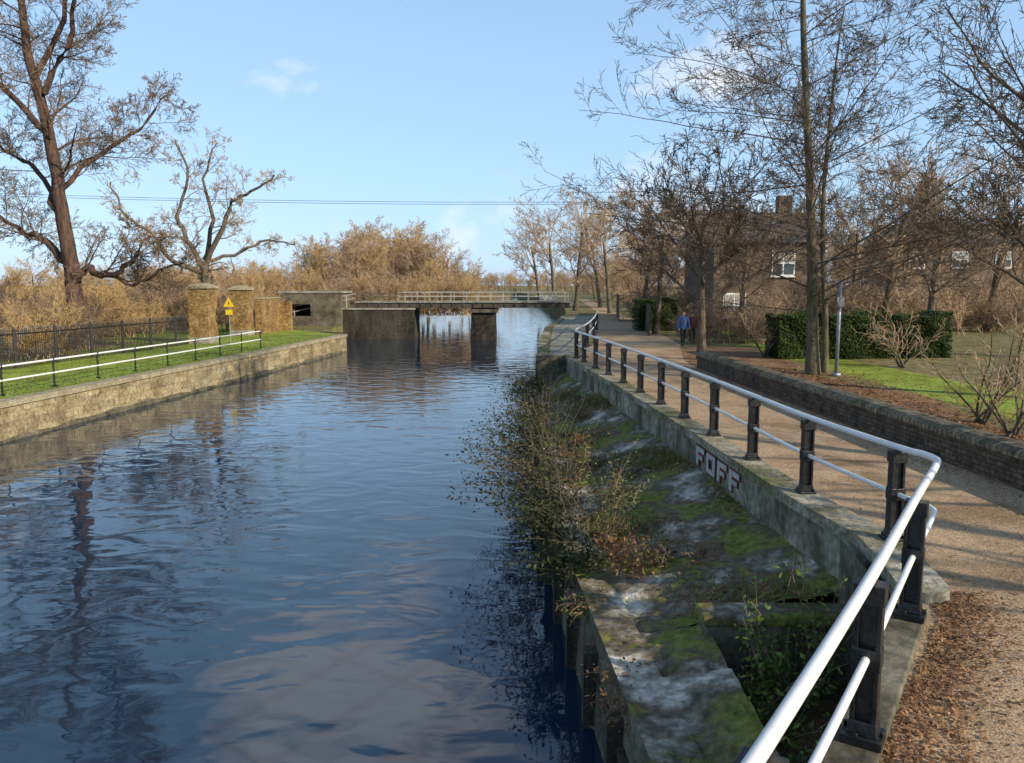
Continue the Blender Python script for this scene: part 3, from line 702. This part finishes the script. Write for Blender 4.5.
# ------------------------------------------------------------ people
SKIN=mat('skin',[(.45,.28,.2),(.5,.32,.23)]); BLUE=mat('blue_jacket',[(.04,.10,.28),(.06,.14,.35)],scale=8); DK=mat('dark_trousers',[(.02,.02,.03),(.04,.04,.05)],scale=8); RED=mat('maroon_coat',[(.10,.04,.04),(.16,.06,.05)],scale=8); HAIR=mat('hair',[(.04,.025,.015),(.07,.04,.02)],scale=20)
def person(name,x,y,z,h,rz,jac,step=.22):
    s=h/1.72
    J=dict(pel=((0,0,.93),.15),l1=((-.1,-.02,.88),.10),l2=((-.11,-step*.5,.5),.07),l3=((-.11,-step*.9+.05,.08),.05),l4=((-.11,-step*.9-.12,.04),.04),
      r1=((.1,.02,.88),.10),r2=((.11,step*.15,.48),.07),r3=((.11,step*1.3,.10),.05),r4=((.11,step*1.3-.16,.04),.04),
      ch=((0,0,1.25),.165),sh=((0,0,1.42),.12),nk=((0,-.01,1.50),.06),hd=((0,-.02,1.60),.10),ht=((0,-.01,1.68),.085),
      a1=((-.2,0,1.40),.07),a2=((-.27,.06,1.13),.05),a3=((-.26,-.08,.90),.035),a4=((-.26,-.13,.80),.03),
      b1=((.2,0,1.40),.07),b2=((.27,-.02,1.13),.05),b3=((.26,-.16,.92),.035),b4=((.26,-.2,.82),.03))
    ks=list(J); E=[('pel','l1'),('l1','l2'),('l2','l3'),('l3','l4'),('pel','r1'),('r1','r2'),('r2','r3'),('r3','r4'),('pel','ch'),('ch','sh'),('sh','nk'),('nk','hd'),('hd','ht'),('sh','a1'),('a1','a2'),('a2','a3'),('a3','a4'),('sh','b1'),('b1','b2'),('b2','b3'),('b3','b4')]
    me=bpy.data.meshes.new(name); me.from_pydata([J[k][0] for k in ks],[(ks.index(a),ks.index(b)) for a,b in E],[])
    o=bpy.data.objects.new(name,me); link(o)
    o.modifiers.new('skin','SKIN'); sv=me.skin_vertices[0].data
    for i,k in enumerate(ks): sv[i].radius=(J[k][1],J[k][1]*.9)
    sv[0].use_root=True
    ms=o.modifiers.new('sub','SUBSURF'); ms.levels=2; ms.render_levels=2
    dg=bpy.context.evaluated_depsgraph_get(); m2=bpy.data.meshes.new_from_object(o.evaluated_get(dg))
    o.modifiers.clear(); o.data=m2
    for mm in (SKIN,jac,DK,HAIR): m2.materials.append(mm)
    for p in m2.polygons:
        c=p.center; p.use_smooth=True
        if c.z<.86 and abs(c.x)<.2: p.material_index=2
        elif c.z>1.5: p.material_index=3 if (c.z>1.66 or c.y>.02) else 0
        elif c.z<.86: p.material_index=0
        else: p.material_index=1
    o.location=(x,y,z); o.scale=(s,s,s); o.rotation_euler=(0,0,rz); return o
person('pedestrian',ux(683,36.5),36.5,2.21,1.6,.2,BLUE); person('pedestrian',ux(692,37.6),37.6,2.21,1.5,-.1,RED)
# ------------------------------------------------------------ light, sky, camera
el=math.radians(26); sdir=Vector((1,-.7,0)).normalized()*math.cos(el)+Vector((0,0,math.sin(el)))
ld=bpy.data.lights.new('sun','SUN'); ld.energy=5; ld.angle=math.radians(.5); ld.color=(1,.88,.68)
lo_=bpy.data.objects.new('sun',ld); lo_.rotation_euler=sdir.to_track_quat('Z','Y').to_euler(); link(lo_)
W=bpy.data.worlds.new('World'); sc.world=W; W.use_nodes=True; nt=W.node_tree; N=nt.nodes; bg=N['Background']
sky=N.new('ShaderNodeTexSky'); sky.sky_type='NISHITA'; sky.sun_disc=False; sky.sun_elevation=el; sky.sun_rotation=math.atan2(sdir.x,sdir.y)
sky.air_density=1.0; sky.dust_density=.6; sky.ozone_density=1.5
tc=N.new('ShaderNodeTexCoord')
hz=N.new('ShaderNodeMix'); hz.data_type='RGBA'; hz.inputs[7].default_value=(3.5,5.6,8.4,1)
sx=N.new('ShaderNodeSeparateXYZ'); nt.links.new(tc.outputs['Generated'],sx.inputs[0])
hr=N.new('ShaderNodeValToRGB'); ee=hr.color_ramp.elements
ee[0].position=0; ee[0].color=(.70,.70,.70,1); ee[1].position=.75; ee[1].color=(.05,.05,.05,1); q=ee.new(.34); q.color=(.50,.50,.50,1)
nt.links.new(sx.outputs[2],hr.inputs[0]); nt.links.new(hr.outputs[0],hz.inputs[0])
nt.links.new(sky.outputs[0],hz.inputs[6])
mp=N.new('ShaderNodeMapping'); mp.inputs['Scale'].default_value=(1,1,1.8); mp.inputs['Location'].default_value=(5.3,2.1,.4)
n=N.new('ShaderNodeTexNoise'); n.inputs['Scale'].default_value=6; n.inputs['Detail'].default_value=7; n.inputs['Roughness'].default_value=.55
dp=N.new('ShaderNodeVectorMath'); dp.operation='DOT_PRODUCT'; dp.inputs[1].default_value=(-.19,.865,.465)
nt.links.new(tc.outputs['Generated'],dp.inputs[0])
dm=N.new('ShaderNodeMapRange'); dm.inputs[1].default_value=.975; dm.inputs[2].default_value=1.0; dm.inputs[3].default_value=0; dm.inputs[4].default_value=.26
nt.links.new(dp.outputs['Value'],dm.inputs[0])
dp2=N.new('ShaderNodeVectorMath'); dp2.operation='DOT_PRODUCT'; dp2.inputs[1].default_value=(.25,.95,.17)
nt.links.new(tc.outputs['Generated'],dp2.inputs[0])
dm2=N.new('ShaderNodeMapRange'); dm2.inputs[1].default_value=.975; dm2.inputs[2].default_value=1.0; dm2.inputs[3].default_value=0; dm2.inputs[4].default_value=.15
nt.links.new(dp2.outputs['Value'],dm2.inputs[0])
ad=N.new('ShaderNodeMath'); ad.operation='ADD'; ad2=N.new('ShaderNodeMath'); ad2.operation='ADD'
nt.links.new(n.outputs['Fac'],ad.inputs[0]); nt.links.new(dm.outputs[0],ad.inputs[1]); nt.links.new(ad.outputs[0],ad2.inputs[0]); nt.links.new(dm2.outputs[0],ad2.inputs[1])
cr=N.new('ShaderNodeValToRGB'); cr.color_ramp.elements[0].position=.62; cr.color_ramp.elements[1].position=.80
mx=N.new('ShaderNodeMix'); mx.data_type='RGBA'; mx.inputs[7].default_value=(6.9,7.0,7.3,1)
sm=N.new('ShaderNodeMath'); sm.operation='MULTIPLY'; sm.inputs[1].default_value=.9
nt.links.new(tc.outputs['Generated'],mp.inputs[0]); nt.links.new(mp.outputs[0],n.inputs['Vector']); nt.links.new(ad2.outputs[0],cr.inputs[0]); nt.links.new(cr.outputs[0],sm.inputs[0])
nt.links.new(sm.outputs[0],mx.inputs[0]); nt.links.new(hz.outputs[2],mx.inputs[6]); nt.links.new(mx.outputs[2],bg.inputs[0]); bg.inputs[1].default_value=.15
cd=bpy.data.cameras.new('camera'); cd.sensor_width=36; cd.lens=28; cd.clip_end=6000; cd.clip_start=.05
co=bpy.data.objects.new('camera',cd); co.location=(0,0,5); co.rotation_euler=(math.radians(90-6.9),0,0); link(co); sc.camera=co
print('faces',sum(len(m.polygons) for m in bpy.data.meshes))
